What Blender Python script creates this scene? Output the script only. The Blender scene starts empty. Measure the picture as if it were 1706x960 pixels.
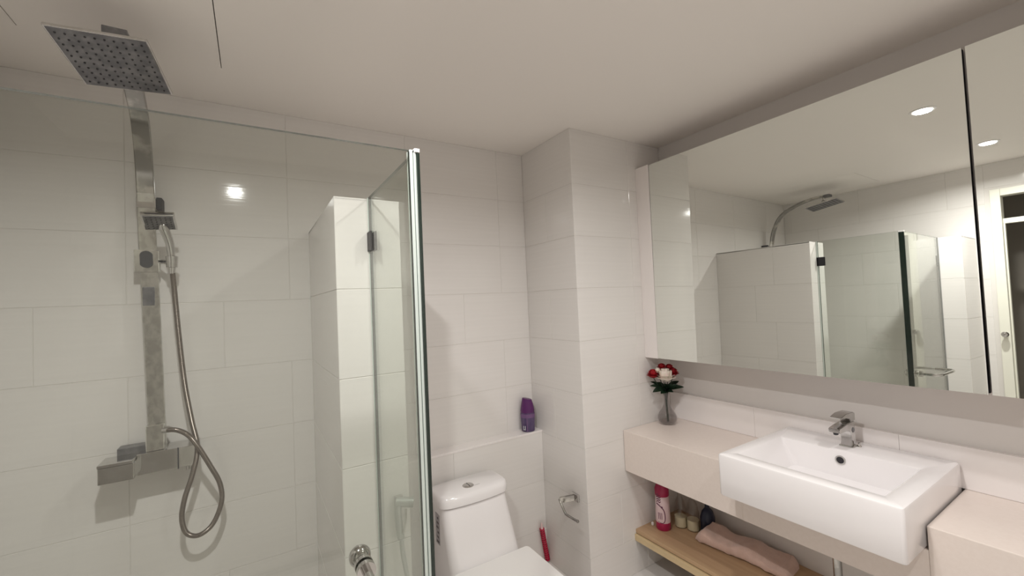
import bpy, bmesh, math, random
from mathutils import Vector, Matrix, Euler
from math import pi, sin, cos, radians
random.seed(7)
SC = bpy.context.scene
COL = SC.collection
S = 0.79          # one survey unit in metres
H = 1.641         # eye height in metres
def P(x, y, z):   # survey coordinates (eye at the origin) -> metres
    return Vector((x * S, y * S, z * S + H))

# ------------------------------------------------------------------ camera
YAW, PITCH, ROLL, FPX = 0.5539, 0.0329, -0.0449, 699.28
fw = Vector((sin(YAW) * cos(PITCH), cos(YAW) * cos(PITCH), sin(PITCH)))
r0 = Vector((cos(YAW), -sin(YAW), 0)); u0 = r0.cross(fw)
rt = cos(ROLL) * r0 + sin(ROLL) * u0
up = -sin(ROLL) * r0 + cos(ROLL) * u0
cam = bpy.data.objects.new('camera', bpy.data.cameras.new('camera'))
COL.objects.link(cam)
M = Matrix((rt, up, -fw)).transposed().to_4x4()
M.translation = P(0, 0, 0)
cam.matrix_world = M
cam.data.sensor_width = 36.0
cam.data.lens = FPX / 1706 * 36.0
cam.data.clip_start = 0.02
SC.camera = cam

# ------------------------------------------------------------------ world, exposure
w = bpy.data.worlds.new('world'); SC.world = w; w.use_nodes = True
w.node_tree.nodes['Background'].inputs[0].default_value = (0.9, 0.92, 1, 1)
w.node_tree.nodes['Background'].inputs[1].default_value = 0.25
SC.view_settings.view_transform = 'Standard'
SC.view_settings.look = 'None'
SC.view_settings.gamma = 1
SC.view_settings.use_curve_mapping = False
SC.view_settings.exposure = -0.33
SC.cycles.use_denoising = True
SC.cycles.max_bounces = 14
SC.cycles.diffuse_bounces = 6
SC.cycles.glossy_bounces = 8
SC.cycles.transparent_max_bounces = 24
SC.cycles.caustics_reflective = True
SC.cycles.caustics_refractive = False
SC.cycles.sample_clamp_indirect = 4

# ------------------------------------------------------------------ materials
def mat(name, color, rough=0.5, metal=0.0, spec=0.5, coat=0.0, bump=None, var=None, sheen=0):
    """bump = (scale vector, strength, distance);  var = (scale vector, second colour, lo, hi)"""
    m = bpy.data.materials.new(name); m.use_nodes = True
    nt = m.node_tree; b = nt.nodes['Principled BSDF']
    b.inputs['Base Color'].default_value = (*color, 1)
    b.inputs['Roughness'].default_value = rough
    b.inputs['Metallic'].default_value = metal
    b.inputs['Specular IOR Level'].default_value = spec
    b.inputs['Coat Weight'].default_value = coat
    b.inputs['Sheen Weight'].default_value = sheen
    def noise(sc, detail=3.0):
        tc = nt.nodes.new('ShaderNodeTexCoord'); mp = nt.nodes.new('ShaderNodeMapping')
        mp.inputs['Scale'].default_value = sc
        n = nt.nodes.new('ShaderNodeTexNoise'); n.inputs['Scale'].default_value = 1.0
        n.inputs['Detail'].default_value = detail
        nt.links.new(tc.outputs['Object'], mp.inputs[0]); nt.links.new(mp.outputs[0], n.inputs[0])
        return n
    if bump:
        n = noise(bump[0]); bp = nt.nodes.new('ShaderNodeBump')
        bp.inputs['Strength'].default_value = bump[1]; bp.inputs['Distance'].default_value = bump[2]
        nt.links.new(n.outputs[0], bp.inputs['Height']); nt.links.new(bp.outputs[0], b.inputs['Normal'])
    if var:
        n = noise(var[0], 4.0); mr = nt.nodes.new('ShaderNodeMapRange')
        mr.inputs[1].default_value = var[2]; mr.inputs[2].default_value = var[3]
        mx = nt.nodes.new('ShaderNodeMix'); mx.data_type = 'RGBA'
        mx.inputs[6].default_value = (*color, 1); mx.inputs[7].default_value = (*var[1], 1)
        nt.links.new(n.outputs[0], mr.inputs[0]); nt.links.new(mr.outputs[0], mx.inputs[0])
        nt.links.new(mx.outputs[2], b.inputs['Base Color'])
    return m

def glass_mat(name, tint, ior=1.5, rough=0.0, refl=1.0):
    m = bpy.data.materials.new(name); m.use_nodes = True
    nt = m.node_tree; nt.nodes.clear()
    out = nt.nodes.new('ShaderNodeOutputMaterial'); mix = nt.nodes.new('ShaderNodeMixShader')
    tr = nt.nodes.new('ShaderNodeBsdfTransparent'); gl = nt.nodes.new('ShaderNodeBsdfGlossy')
    tr.inputs[0].default_value = (*tint, 1); gl.inputs['Color'].default_value = (refl, refl, refl, 1)
    gl.inputs['Roughness'].default_value = rough
    ge = nt.nodes.new('ShaderNodeNewGeometry'); mr = nt.nodes.new('ShaderNodeMapRange')
    mr.inputs[3].default_value = ior; mr.inputs[4].default_value = 1 / ior   # same reflectance on both sides
    fr = nt.nodes.new('ShaderNodeFresnel')
    nt.links.new(ge.outputs['Backfacing'], mr.inputs[0]); nt.links.new(mr.outputs[0], fr.inputs['IOR'])
    nt.links.new(fr.outputs[0], mix.inputs[0]); nt.links.new(tr.outputs[0], mix.inputs[1]); nt.links.new(gl.outputs[0], mix.inputs[2])
    nt.links.new(mix.outputs[0], out.inputs[0])
    return m

def emit_mat(name, color, st):
    m = bpy.data.materials.new(name); m.use_nodes = True
    b = m.node_tree.nodes['Principled BSDF']
    b.inputs['Base Color'].default_value = (0.9, 0.9, 0.9, 1)
    b.inputs['Emission Color'].default_value = (*color, 1); b.inputs['Emission Strength'].default_value = st
    return m

WALL = (0.735, 0.71, 0.685)
M_tile = mat('wall_tile_glaze', WALL, 0.075, spec=0.45, bump=((2.0, 95, 2), 0.13, 0.0010), var=((1.3, 60, 1), (0.76, 0.735, 0.71), 0.3, 0.7))
M_grout = mat('grout', (0.70, 0.67, 0.64), 0.85, bump=((60, 60, 60), 0.2, 0.001))
M_grout_dark = mat('joint_shadow', (0.38, 0.35, 0.32), 0.9, bump=((60, 60, 60), 0.2, 0.001))
M_ceiling = mat('ceiling_paint', (0.86, 0.82, 0.78), 0.85, bump=((14, 14, 14), 0.12, 0.002), var=((1.1, 1.1, 1), (0.87, 0.83, 0.785), 0.3, 0.7))
M_paint = mat('wall_paint', (0.70, 0.67, 0.645), 0.5, bump=((30, 30, 30), 0.08, 0.001))
M_floor = mat('floor_tile', (0.40, 0.38, 0.36), 0.35, bump=((25, 25, 25), 0.1, 0.001), var=((4, 4, 4), (0.45, 0.43, 0.41), 0.35, 0.65))
M_ceramic = mat('white_ceramic', (0.86, 0.835, 0.84), 0.12, spec=0.5, coat=0.3, bump=((3, 3, 3), 0.03, 0.002))
M_plastic = mat('white_plastic', (0.86, 0.84, 0.83), 0.3, bump=((4, 4, 4), 0.02, 0.001))
M_counter = mat('beige_counter', (0.74, 0.655, 0.60), 0.28, bump=((40, 40, 40), 0.03, 0.001), var=((70, 70, 70), (0.755, 0.672, 0.618), 0.4, 0.6))
M_splash = mat('pale_backsplash', (0.83, 0.79, 0.775), 0.22, bump=((3, 3, 60), 0.05, 0.001))
M_cab = mat('white_laminate', (0.84, 0.79, 0.77), 0.3, bump=((20, 20, 20), 0.03, 0.001))
M_black = mat('black_gap', (0.012, 0.01, 0.014), 0.6, bump=((40, 40, 40), 0.1, 0.001))
M_chrome = mat('chrome', (0.62, 0.61, 0.60), 0.09, metal=1, bump=((35, 35, 35), 0.03, 0.0006), var=((20, 20, 20), (0.55, 0.54, 0.52), 0.4, 0.6))
M_chrome_dull = mat('spotted_chrome', (0.80, 0.80, 0.77), 0.14, metal=1, bump=((50, 50, 50), 0.1, 0.0006), var=((45, 45, 30), (0.62, 0.62, 0.59), 0.42, 0.62))
M_headface = mat('shower_face_metal', (0.17, 0.17, 0.18), 0.32, metal=0.7, bump=((30, 30, 30), 0.1, 0.001), var=((28, 28, 28), (0.26, 0.26, 0.265), 0.4, 0.65))
M_arm = mat('shaded_chrome', (0.36, 0.355, 0.34), 0.12, metal=1, bump=((20, 20, 20), 0.15, 0.001), var=((12, 12, 14), (0.62, 0.61, 0.57), 0.5, 0.62))  # dark reflections and pale patches are put into the chrome's colour
M_nozzle = mat('nozzle_rubber', (0.05, 0.05, 0.055), 0.6, bump=((90, 90, 90), 0.1, 0.001))
M_hose = mat('ribbed_hose_metal', (0.24, 0.21, 0.185), 0.28, metal=0.9, bump=((80, 80, 80), 0.1, 0.0005))
M_hosewhite = mat('grey_green_hose', (0.42, 0.44, 0.42), 0.35, metal=0.4, bump=((80, 80, 80), 0.1, 0.0005))
M_glass = glass_mat('clear_shower_glass', (0.905, 0.92, 0.90))
M_glassedge = mat('green_glass_edge', (0.012, 0.022, 0.017), 0.08, spec=0.6, bump=((5, 5, 5), 0.03, 0.001))
M_glassrim = mat('pale_glass_edge', (0.20, 0.21, 0.20), 0.25, spec=0.6, bump=((5, 5, 5), 0.03, 0.001))
M_seal = mat('clear_door_seal', (0.60, 0.66, 0.62), 0.25, spec=0.6, bump=((5, 5, 40), 0.05, 0.001))
M_vase = glass_mat('smoky_vase_glass', (0.84, 0.83, 0.83), 1.6)
M_bottleglass = glass_mat('bottle_glass', (0.88, 0.86, 0.84), 1.5)
M_water = glass_mat('vase_water', (0.93, 0.93, 0.93), 1.2)
M_wood = mat('pale_pine', (0.43, 0.28, 0.165), 0.5, bump=((60, 3, 60), 0.1, 0.001), var=((30, 2, 30), (0.50, 0.34, 0.20), 0.35, 0.65))
M_wood_edge = mat('yellow_pine_edge', (0.60, 0.46, 0.27), 0.5, bump=((60, 3, 60), 0.1, 0.001), var=((30, 2, 60), (0.62, 0.48, 0.28), 0.35, 0.65))
M_purple = mat('purple_cap', (0.085, 0.012, 0.10), 0.28, bump=((8, 8, 8), 0.03, 0.001))
M_violet = mat('violet_body', (0.060, 0.035, 0.10), 0.3, bump=((8, 8, 8), 0.03, 0.001), var=((40, 40, 12), (0.095, 0.065, 0.14), 0.4, 0.6))
M_lilac = mat('lilac_band', (0.16, 0.08, 0.19), 0.4, bump=((8, 8, 8), 0.03, 0.001))
M_silver = mat('silver_print', (0.50, 0.50, 0.54), 0.35, metal=0.4, bump=((8, 8, 8), 0.03, 0.001))
M_red = mat('red_petal', (0.30, 0.006, 0.012), 0.55, bump=((150, 150, 150), 0.3, 0.001), var=((60, 60, 60), (0.42, 0.012, 0.02), 0.4, 0.6))
M_white_petal = mat('cream_petal', (0.85, 0.80, 0.70), 0.55, bump=((150, 150, 150), 0.3, 0.001), var=((60, 60, 60), (0.88, 0.72, 0.68), 0.45, 0.7))
M_leaf = mat('dark_leaf', (0.010, 0.028, 0.014), 0.4, bump=((120, 120, 120), 0.3, 0.001), var=((50, 50, 50), (0.02, 0.05, 0.022), 0.4, 0.6))
M_stem = mat('stem_green', (0.02, 0.035, 0.02), 0.5, bump=((120, 120, 120), 0.3, 0.001))
M_towel = mat('pink_towel', (0.62, 0.43, 0.36), 0.95, sheen=0.4, bump=((260, 260, 260), 0.9, 0.003), var=((18, 18, 18), (0.70, 0.50, 0.43), 0.35, 0.65))
M_crimson = mat('crimson_plastic', (0.36, 0.012, 0.07), 0.35, bump=((20, 20, 20), 0.05, 0.001))
M_can = mat('pale_pink_label', (0.72, 0.55, 0.57), 0.35, bump=((20, 20, 20), 0.03, 0.001))
M_plum = mat('plum_print', (0.12, 0.015, 0.06), 0.4, bump=((20, 20, 20), 0.03, 0.001))
M_cream = mat('cream_contents', (0.70, 0.66, 0.48), 0.5, bump=((20, 20, 20), 0.03, 0.001))
M_navy = mat('navy_plastic', (0.008, 0.012, 0.035), 0.3, bump=((20, 20, 20), 0.03, 0.001))
M_hot = mat('red_brush_bristle', (0.45, 0.012, 0.05), 0.45, bump=((60, 60, 60), 0.2, 0.001))
M_pinkclear = mat('pale_pink_handle', (0.85, 0.62, 0.62), 0.3, bump=((20, 20, 20), 0.03, 0.001))
M_sticker = mat('grey_sticker', (0.33, 0.31, 0.33), 0.5, var=((60, 30, 60), (0.42, 0.39, 0.41), 0.4, 0.6))
M_print = mat('dark_print', (0.08, 0.07, 0.075), 0.6, var=((60, 60, 60), (0.12, 0.11, 0.11), 0.4, 0.6))
M_greyprint = mat('grey_print', (0.42, 0.40, 0.40), 0.6, var=((60, 60, 60), (0.45, 0.43, 0.43), 0.4, 0.6))
M_doorpaint = mat('door_frame_paint', (0.78, 0.77, 0.68), 0.4, bump=((20, 20, 20), 0.03, 0.001))
M_mirror = mat('silvered_mirror', (0.86, 0.885, 0.85), 0.0, metal=1)
M_lamp = emit_mat('lamp_glow', (1.0, 0.95, 0.90), 14)
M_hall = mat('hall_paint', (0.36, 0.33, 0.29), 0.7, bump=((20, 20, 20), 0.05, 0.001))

# ------------------------------------------------------------------ helpers
def tag(o, label=None, cat=None, group=None, kind=None):
    if label: o['label'] = label
    if cat: o['category'] = cat
    if group: o['group'] = group
    if kind: o['kind'] = kind
    return o
def empty(name, loc, label, cat, group=None):
    o = bpy.data.objects.new(name, None); COL.objects.link(o); o.location = loc
    o.empty_display_size = 0.05
    return tag(o, label, cat, group)
def wloc(o):
    v = Vector((0, 0, 0))
    while o is not None: v = v + o.location; o = o.parent
    return v
def obj(name, bm, mats, parent=None, smooth=False, origin=None, kind=None, label=None):
    """bm in world coordinates; the object's origin is its parent's (or `origin`)"""
    bm.normal_update()
    base = wloc(parent) if parent else Vector((0, 0, 0))
    org = Vector(origin) if origin is not None else base.copy()
    for v in bm.verts: v.co -= org
    me = bpy.data.meshes.new(name); bm.to_mesh(me); bm.free()
    for m in (mats if isinstance(mats, (list, tuple)) else [mats]): me.materials.append(m)
    if smooth:
        for p in me.polygons: p.use_smooth = True
        try: me.set_sharp_from_angle(angle=radians(38))
        except Exception: pass
    o = bpy.data.objects.new(name, me); COL.objects.link(o)
    o.parent = parent; o.location = org - base
    if kind: o['kind'] = kind
    if label: o['label'] = label
    return o
def B(): return bmesh.new()
def box(bm, a, b, bev=0.0, mi=0, seg=2):
    a = Vector(a); b = Vector(b)
    lo = Vector((min(a.x, b.x), min(a.y, b.y), min(a.z, b.z))); hi = Vector((max(a.x, b.x), max(a.y, b.y), max(a.z, b.z)))
    t = bmesh.new()
    bmesh.ops.create_cube(t, size=1)
    for v in t.verts: v.co = Vector((lo[i] + (v.co[i] + .5) * (hi[i] - lo[i]) for i in range(3)))
    if bev: bmesh.ops.bevel(t, geom=list(t.edges), offset=bev, segments=seg, affect='EDGES', profile=0.6)
    for f in t.faces: f.material_index = mi
    merge(bm, t)
def merge(bm, t, mx=None):
    if mx is not None: t.transform(mx)
    me = bpy.data.meshes.new('tmp'); t.to_mesh(me); t.free(); bm.from_mesh(me); bpy.data.meshes.remove(me)
def obox(bm, c, ax, hx, ay, hy, az, hz, bev=0.0, mi=0, seg=2):
    """oriented box: centre, three axes with half sizes"""
    t = bmesh.new(); bmesh.ops.create_cube(t, size=2)
    for v in t.verts: v.co = Vector((v.co.x * hx, v.co.y * hy, v.co.z * hz))
    if bev: bmesh.ops.bevel(t, geom=list(t.edges), offset=bev, segments=seg, affect='EDGES', profile=0.6)
    for f in t.faces: f.material_index = mi
    R = Matrix((Vector(ax).normalized(), Vector(ay).normalized(), Vector(az).normalized())).transposed().to_4x4()
    R.translation = Vector(c)
    if R.determinant() < 0: bmesh.ops.reverse_faces(t, faces=t.faces)
    merge(bm, t, R)
def cyl(bm, a, b, r, r2=None, n=20, mi=0):
    a = Vector(a); b = Vector(b); d = b - a
    t = bmesh.new(); bmesh.ops.create_cone(t, cap_ends=True, segments=n, radius1=r, radius2=r if r2 is None else r2, depth=d.length)
    for f in t.faces: f.material_index = mi
    q = Vector((0, 0, 1)).rotation_difference(d.normalized()).to_matrix().to_4x4(); q.translation = (a + b) / 2
    merge(bm, t, q)
def sphere(bm, c, r, sc=(1, 1, 1), n=16, mi=0):
    t = bmesh.new(); bmesh.ops.create_uvsphere(t, u_segments=n, v_segments=max(6, n // 2), radius=r)
    for v in t.verts: v.co = Vector((v.co.x * sc[0], v.co.y * sc[1], v.co.z * sc[2]))
    for f in t.faces: f.material_index = mi
    merge(bm, t, Matrix.Translation(Vector(c)))
def loft(bm, rings, cap=True, mi=0, closed=True):
    vs = [[bm.verts.new(p) for p in r] for r in rings]
    n = len(vs[0])
    for i in range(len(vs) - 1):
        for j in range(n if closed else n - 1):
            k = (j + 1) % n
            f = bm.faces.new((vs[i][j], vs[i][k], vs[i + 1][k], vs[i + 1][j])); f.material_index = mi
    if cap:
        f = bm.faces.new(list(reversed(vs[0]))); f.material_index = mi
        f = bm.faces.new(vs[-1]); f.material_index = mi
    return vs
def rrect(x0, x1, y0, y1, z, r, n=5, bulge=0.0):
    """rounded rectangle ring, counter clockwise; bulge pushes the y0 side outwards"""
    pts = []
    cx, cy = (x0 + x1) / 2, (y0 + y1) / 2; hx = (x1 - x0) / 2; hy = (y1 - y0) / 2
    r = min(r, hx * .999, hy * .999)
    for (sx, sy, a0) in ((1, 1, 0), (-1, 1, 90), (-1, -1, 180), (1, -1, 270)):
        for i in range(n + 1):
            a = radians(a0 + 90 * i / n)
            pts.append([cx + sx * (hx - r) + r * cos(a), cy + sy * (hy - r) + r * sin(a)])
    # extra points along the front side so a bulge reads as a curve
    i0 = 3 * (n + 1) - 1
    a, b = pts[i0], pts[i0 + 1]
    extra = [[a[0] + (b[0] - a[0]) * k / 8, a[1]] for k in range(1, 8)]
    pts = pts[:i0 + 1] + extra + pts[i0 + 1:]
    out = []
    for px, py in pts:
        if py < cy and bulge: py -= bulge * (1 - ((px - cx) / hx) ** 2) * min(1, (cy - py) / hy)
        out.append(Vector((px, py, z)))
    return out
def lathe(bm, c, prof, n=24, mi=0, sx=1, sy=1, cap=True, ax=0.0):
    c = Vector(c)
    rings = [[c + Vector((r * sx * cos(2 * pi * i / n) * cos(ax) - r * sy * sin(2 * pi * i / n) * sin(ax),
                          r * sx * cos(2 * pi * i / n) * sin(ax) + r * sy * sin(2 * pi * i / n) * cos(ax), z)) for i in range(n)] for r, z in prof]
    loft(bm, rings, cap=cap, mi=mi)
def catmull(pts, sub):
    pts = [Vector(p) for p in pts]; out = []
    q = [2 * pts[0] - pts[1]] + pts + [2 * pts[-1] - pts[-2]]
    for i in range(1, len(q) - 2):
        for k in range(sub):
            t = k / sub
            out.append(0.5 * ((2 * q[i]) + (-q[i - 1] + q[i + 1]) * t + (2 * q[i - 1] - 5 * q[i] + 4 * q[i + 1] - q[i + 2]) * t * t + (-q[i - 1] + 3 * q[i] - 3 * q[i + 1] + q[i + 2]) * t ** 3))
    out.append(pts[-1]); return out
def resample(pts, step):
    out = [pts[0]]; acc = 0.0
    for a, b in zip(pts, pts[1:]):
        L = (b - a).length
        if L < 1e-9: continue
        d = step - acc
        while d <= L:
            out.append(a + (b - a) * d / L); d += step
        acc = L - (d - step)
    out.append(pts[-1]); return out
def sweep(bm, pts, section, side=None, scale=None, mi=0, cap=True):
    """section: list of (u, v); side: constant u axis, else parallel transport"""
    rings = []; prev = None
    for i, p in enumerate(pts):
        a = pts[max(0, i - 1)]; b = pts[min(len(pts) - 1, i + 1)]; t = (b - a).normalized()
        if side is not None: u = Vector(side) - Vector(side).dot(t) * t
        elif prev is None: u = t.orthogonal()
        else: u = prev - prev.dot(t) * t
        u.normalize(); prev = u; v = t.cross(u)
        s = scale(i) if scale else 1
        rings.append([p + u * (x * s) + v * (y * s) for x, y in section])
    loft(bm, rings, cap=cap, mi=mi)
def circ(r, n=10): return [(r * cos(2 * pi * i / n), r * sin(2 * pi * i / n)) for i in range(n)]
def tube(bm, pts, r, n=10, sub=6, mi=0):
    sweep(bm, catmull(pts, sub) if sub else [Vector(p) for p in pts], circ(r, n), mi=mi)
def ribbed(bm, pts, r, pitch=0.0042, depth=0.0009, n=10):
    q = resample(catmull(pts, 14), pitch / 2)
    sweep(bm, q, circ(r, n), scale=lambda i: 1 - (depth / r if i % 2 else 0))
    return q

# ------------------------------------------------------------------ setting: shell and tiles
XL, XR, YB, YF = -1.03, 2.93, 2.934, -1.3
ZC, ZF = 1.237, -H / S
TOPS = 0.497     # top of the half-height walls
ROWS = [ZF, -1.8234, -1.4437, -1.064, -0.684, -0.3044, 0.0753, 0.455, 0.8347, ZC]
tile_cache = {}
def tile_mesh(w_, h_, d_=0.008):
    k = (round(w_, 3), round(h_, 3))
    if k in tile_cache: return tile_cache[k]
    e = 0.0011; x, y = w_ / 2, h_ / 2
    bm = bmesh.new()
    loft(bm, [[Vector((sx * x, sy * y, -d_)) for sx, sy in ((-1, -1), (1, -1), (1, 1), (-1, 1))],
              [Vector((sx * x, sy * y, -e)) for sx, sy in ((-1, -1), (1, -1), (1, 1), (-1, 1))],
              [Vector((sx * (x - e), sy * (y - e), 0)) for sx, sy in ((-1, -1), (1, -1), (1, 1), (-1, 1))]])
    me = bpy.data.meshes.new('tile'); bm.normal_update(); bm.to_mesh(me); bm.free(); me.materials.append(M_tile)
    tile_cache[k] = me; return me
GAP = 0.0017
def tiles(parent, org, uax, nrm, u0, u1, rows, joints, jit=0.0):
    """tile a vertical plane. org: point on the plane (survey), uax/nrm: horizontal unit axes, u range in survey units.
       joints(row_index) -> list of u positions of the vertical joints"""
    uax = Vector(uax); nrm = Vector(nrm); zax = Vector((0, 0, 1))
    R = Matrix((uax, zax, uax.cross(zax))).transposed().to_4x4()
    flip = uax.cross(zax).dot(nrm) < 0
    if flip: R = Matrix((-uax, zax, (-uax).cross(zax))).transposed().to_4x4()
    pw = wloc(parent)
    for i in range(len(rows) - 1):
        z0, z1 = rows[i], rows[i + 1]
        if z1 - z0 < 0.01: continue
        us = [u0] + sorted(u for u in joints(i) if u0 + 0.02 < u < u1 - 0.02) + [u1]
        for a, b in zip(us, us[1:]):
            c = P(*(Vector(org) + uax * ((a + b) / 2) + Vector((0, 0, (z0 + z1) / 2))))
            me = tile_mesh((b - a) * S - GAP, (z1 - z0) * S - GAP)
            o = bpy.data.objects.new('tile', me); COL.objects.link(o); o.parent = parent
            m = R.copy(); m.translation = c - pw + nrm * random.uniform(-jit, jit); o.matrix_basis = m
def struct(name, bm, m):
    o = obj(name, bm, m); o['kind'] = 'structure'; return o
def slab(name, a, b, m=None):
    bm = B(); box(bm, a, b); return struct(name, bm, m or M_grout)
G = 0.0018 / S   # how far the bedding lies behind the tile faces

W = 0.7595       # tile width
def A_(x0): return [x0 + W * k for k in range(-7, 8)]
# back wall
wb = slab('wall_back', P(XL - .15, YB + G, ZF), P(XR + .15, YB + .15, ZC + .12))
def jb(i): return A_(-0.144) if i in (1, 5) else A_(1.715)
tiles(wb, (0, YB, 0), (1, 0, 0), (0, -1, 0), XL, 1.967, ROWS, jb)
# left wall with the doorway
D0, D1, DT = -0.02, 0.985, 0.93
wl = slab('wall_left', P(XL - .09, D1, ZF), P(XL - G, YB + G, ZC + .02))
bm = B(); box(bm, P(XL - .09, YF, ZF), P(XL - G, D0, ZC + .02)); box(bm, P(XL - .09, D0, DT), P(XL - G, D1, ZC + .02))
wl2 = struct('wall_left_front', bm, M_grout)
tiles(wl, (XL, 0, 0), (0, 1, 0), (1, 0, 0), D1 + .07, YB, ROWS, lambda i: A_(1.772) if i % 2 else A_(1.328))
tiles(wl2, (XL, 0, 0), (0, 1, 0), (1, 0, 0), D0 - .02, D1 + .07, [DT + .06, ZC], lambda i: A_(.4))
tiles(wl2, (XL, 0, 0), (0, 1, 0), (1, 0, 0), YF, D0 - .07, ROWS, lambda i: A_(-.6))
# wall behind the camera and wall behind the mirror cabinet
wf = slab('wall_front', P(XL - .09, YF - .12, ZF), P(XR + .15, YF, ZC + .02), M_paint)
wr = slab('wall_right', P(XR, YF, ZF), P(XR + .12, YB + G, ZC + .02), M_paint)
# pillar between the toilet and the counter
PX, PY = 1.967, 2.30
pl = slab('wall_pillar', P(PX + G, PY + G, ZF), P(XR, YB + G, ZC + .02))
tiles(pl, (PX, 0, 0), (0, 1, 0), (-1, 0, 0), PY, YB, ROWS, lambda i: [2.628] if i % 2 else [])
tiles(pl, (0, PY, 0), (1, 0, 0), (0, -1, 0), PX, XR, ROWS, lambda i: [2.545] if i != 1 else [2.29])
# boxed-in ledge behind the toilet
LY, LZ = 2.817, -1.047
lg = slab('wall_ledge', P(0.605, LY + G, ZF), P(PX, YB, LZ - G))
tiles(lg, (0, LY, 0), (1, 0, 0), (0, -1, 0), 0.605, PX, [ZF, -1.8234, -1.4437, LZ], lambda i: [1.19])
bm = B(); box(bm, P(0.605, LY - .003, LZ - .012), P(PX, YB, LZ + .003), 0.0015)
o = obj('ledge_top', bm, M_splash, lg, origin=P(1.2, 2.87, LZ), label='smooth pale ledge top over the boxed-in pipes')
# half-height partition between shower and toilet
QX0, QX1, QY = 0.311, 0.600, 1.956
pt = slab('wall_partition', P(QX0 + G, QY + G, ZF), P(QX1 - G, YB, TOPS - G))
RH = ROWS[:7] + [0.455, TOPS]
RH = [ZF, -1.8234, -1.4437, -1.064, -0.690, -0.3044, 0.088, TOPS]
tiles(pt, (0, QY, 0), (1, 0, 0), (0, -1, 0), QX0, QX1, RH, lambda i: [])
tiles(pt, (QX0, 0, 0), (0, 1, 0), (-1, 0, 0), QY, YB, RH, lambda i: [])
tiles(pt, (QX1, 0, 0), (0, 1, 0), (1, 0, 0), QY, YB, RH, lambda i: [QY + .55 if i % 2 else QY + .35])
bm = B(); box(bm, P(QX0, QY, TOPS - .01), P(QX1, YB, TOPS + .002), 0.0012)
obj('partition_cap', bm, M_tile, pt, origin=P(.45, 2.4, TOPS))
# low tiled pier carrying the left end of the front glass
VX, VY0, VY1 = -0.52, 1.14, 1.31
pr = slab('wall_pier', P(XL, VY0 + G, ZF), P(VX - G, VY1 - G, TOPS - G))
tiles(pr, (0, VY0, 0), (1, 0, 0), (0, -1, 0), XL, VX, RH, lambda i: [])
tiles(pr, (VX, 0, 0), (0, 1, 0), (1, 0, 0), VY0, VY1, RH, lambda i: [])
tiles(pr, (0, VY1, 0), (1, 0, 0), (0, 1, 0), XL, VX, RH, lambda i: [])
bm = B(); box(bm, P(XL, VY0, TOPS - .01), P(VX, VY1, TOPS + .002), 0.0012)
obj('pier_cap', bm, M_splash, pr, origin=P(-.7, 1.25, TOPS))

# ceiling with an access hatch over the shower
HX0, HX1, HY0, HY1 = -0.808, -0.112, 1.80, 2.50
g = 0.003 / S
bm = B()
for a, b in (((XL - .15, YF - .12), (HX0 - g, YB + .15)), ((HX1 + g, YF - .12), (XR + .15, YB + .15)),
             ((HX0 - g, YF - .12), (HX1 + g, HY0 - g)), ((HX0 - g, HY1), (HX1 + g, YB + .15))):
    box(bm, P(a[0], a[1], ZC), P(b[0], b[1], ZC + .04))
ce = struct('ceiling', bm, M_ceiling)
bm = B(); box(bm, P(HX0, HY0, ZC), P(HX1, HY1, ZC + .02))
obj('access_hatch', bm, M_ceiling, ce, origin=P(-.46, 2.15, ZC))
bm = B(); box(bm, P(HX0 - .05, HY0 - .05, ZC + .04), P(HX1 + .05, HY1 + .05, ZC + .055))
obj('hatch_backing', bm, M_black, ce, origin=P(-.46, 2.15, ZC + .05))
# floor
fl = slab('floor', P(XL - 1.6, YF - .12, ZF - .1), P(XR + .15, YB + .15, ZF))

# doorway in the left wall (seen in the mirror) and the dim hall beyond
dr = bpy.data.objects.new('door_1', None); COL.objects.link(dr); dr.location = P(XL, D1, ZF); dr['kind'] = 'structure'
bm = B(); f = 0.035
for a, b in (((XL - .10, D1 - f, ZF), (XL + .02, D1 + f, DT + f)), ((XL - .10, D0 - f, ZF), (XL + .02, D0 + f, DT + f)), ((XL - .098, D0 + f, DT - f), (XL + .017, D1 - f, DT + f))):
    box(bm, P(*a), P(*b), 0.003)
obj('door_frame', bm, M_doorpaint, dr)
bm = B(); box(bm, P(XL - .08, D0 + f, 0.62), P(XL - .03, D1 - f, 0.67), 0.003)
obj('transom_bar', bm, M_doorpaint, dr)
bm = B(); box(bm, P(XL - .07, D1 - f - .012, ZF), P(XL - .03, D1 - f, .62), 0.002)
obj('door_jamb', bm, M_doorpaint, dr)
bm = B(); c = P(XL + .022, D1 - .005, -.47)
cyl(bm, c - Vector((.012, 0, 0)), c + Vector((.03, 0, 0)), .012); sphere(bm, c + Vector((.04, 0, 0)), .022)
obj('door_strike', bm, M_chrome, dr, smooth=True)
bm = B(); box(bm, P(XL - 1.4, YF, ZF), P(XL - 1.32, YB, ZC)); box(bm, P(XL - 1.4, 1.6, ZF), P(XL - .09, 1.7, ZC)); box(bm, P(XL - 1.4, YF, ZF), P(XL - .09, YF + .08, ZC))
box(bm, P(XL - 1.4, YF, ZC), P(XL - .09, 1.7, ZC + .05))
struct('wall_hall', bm, M_hall)

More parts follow.
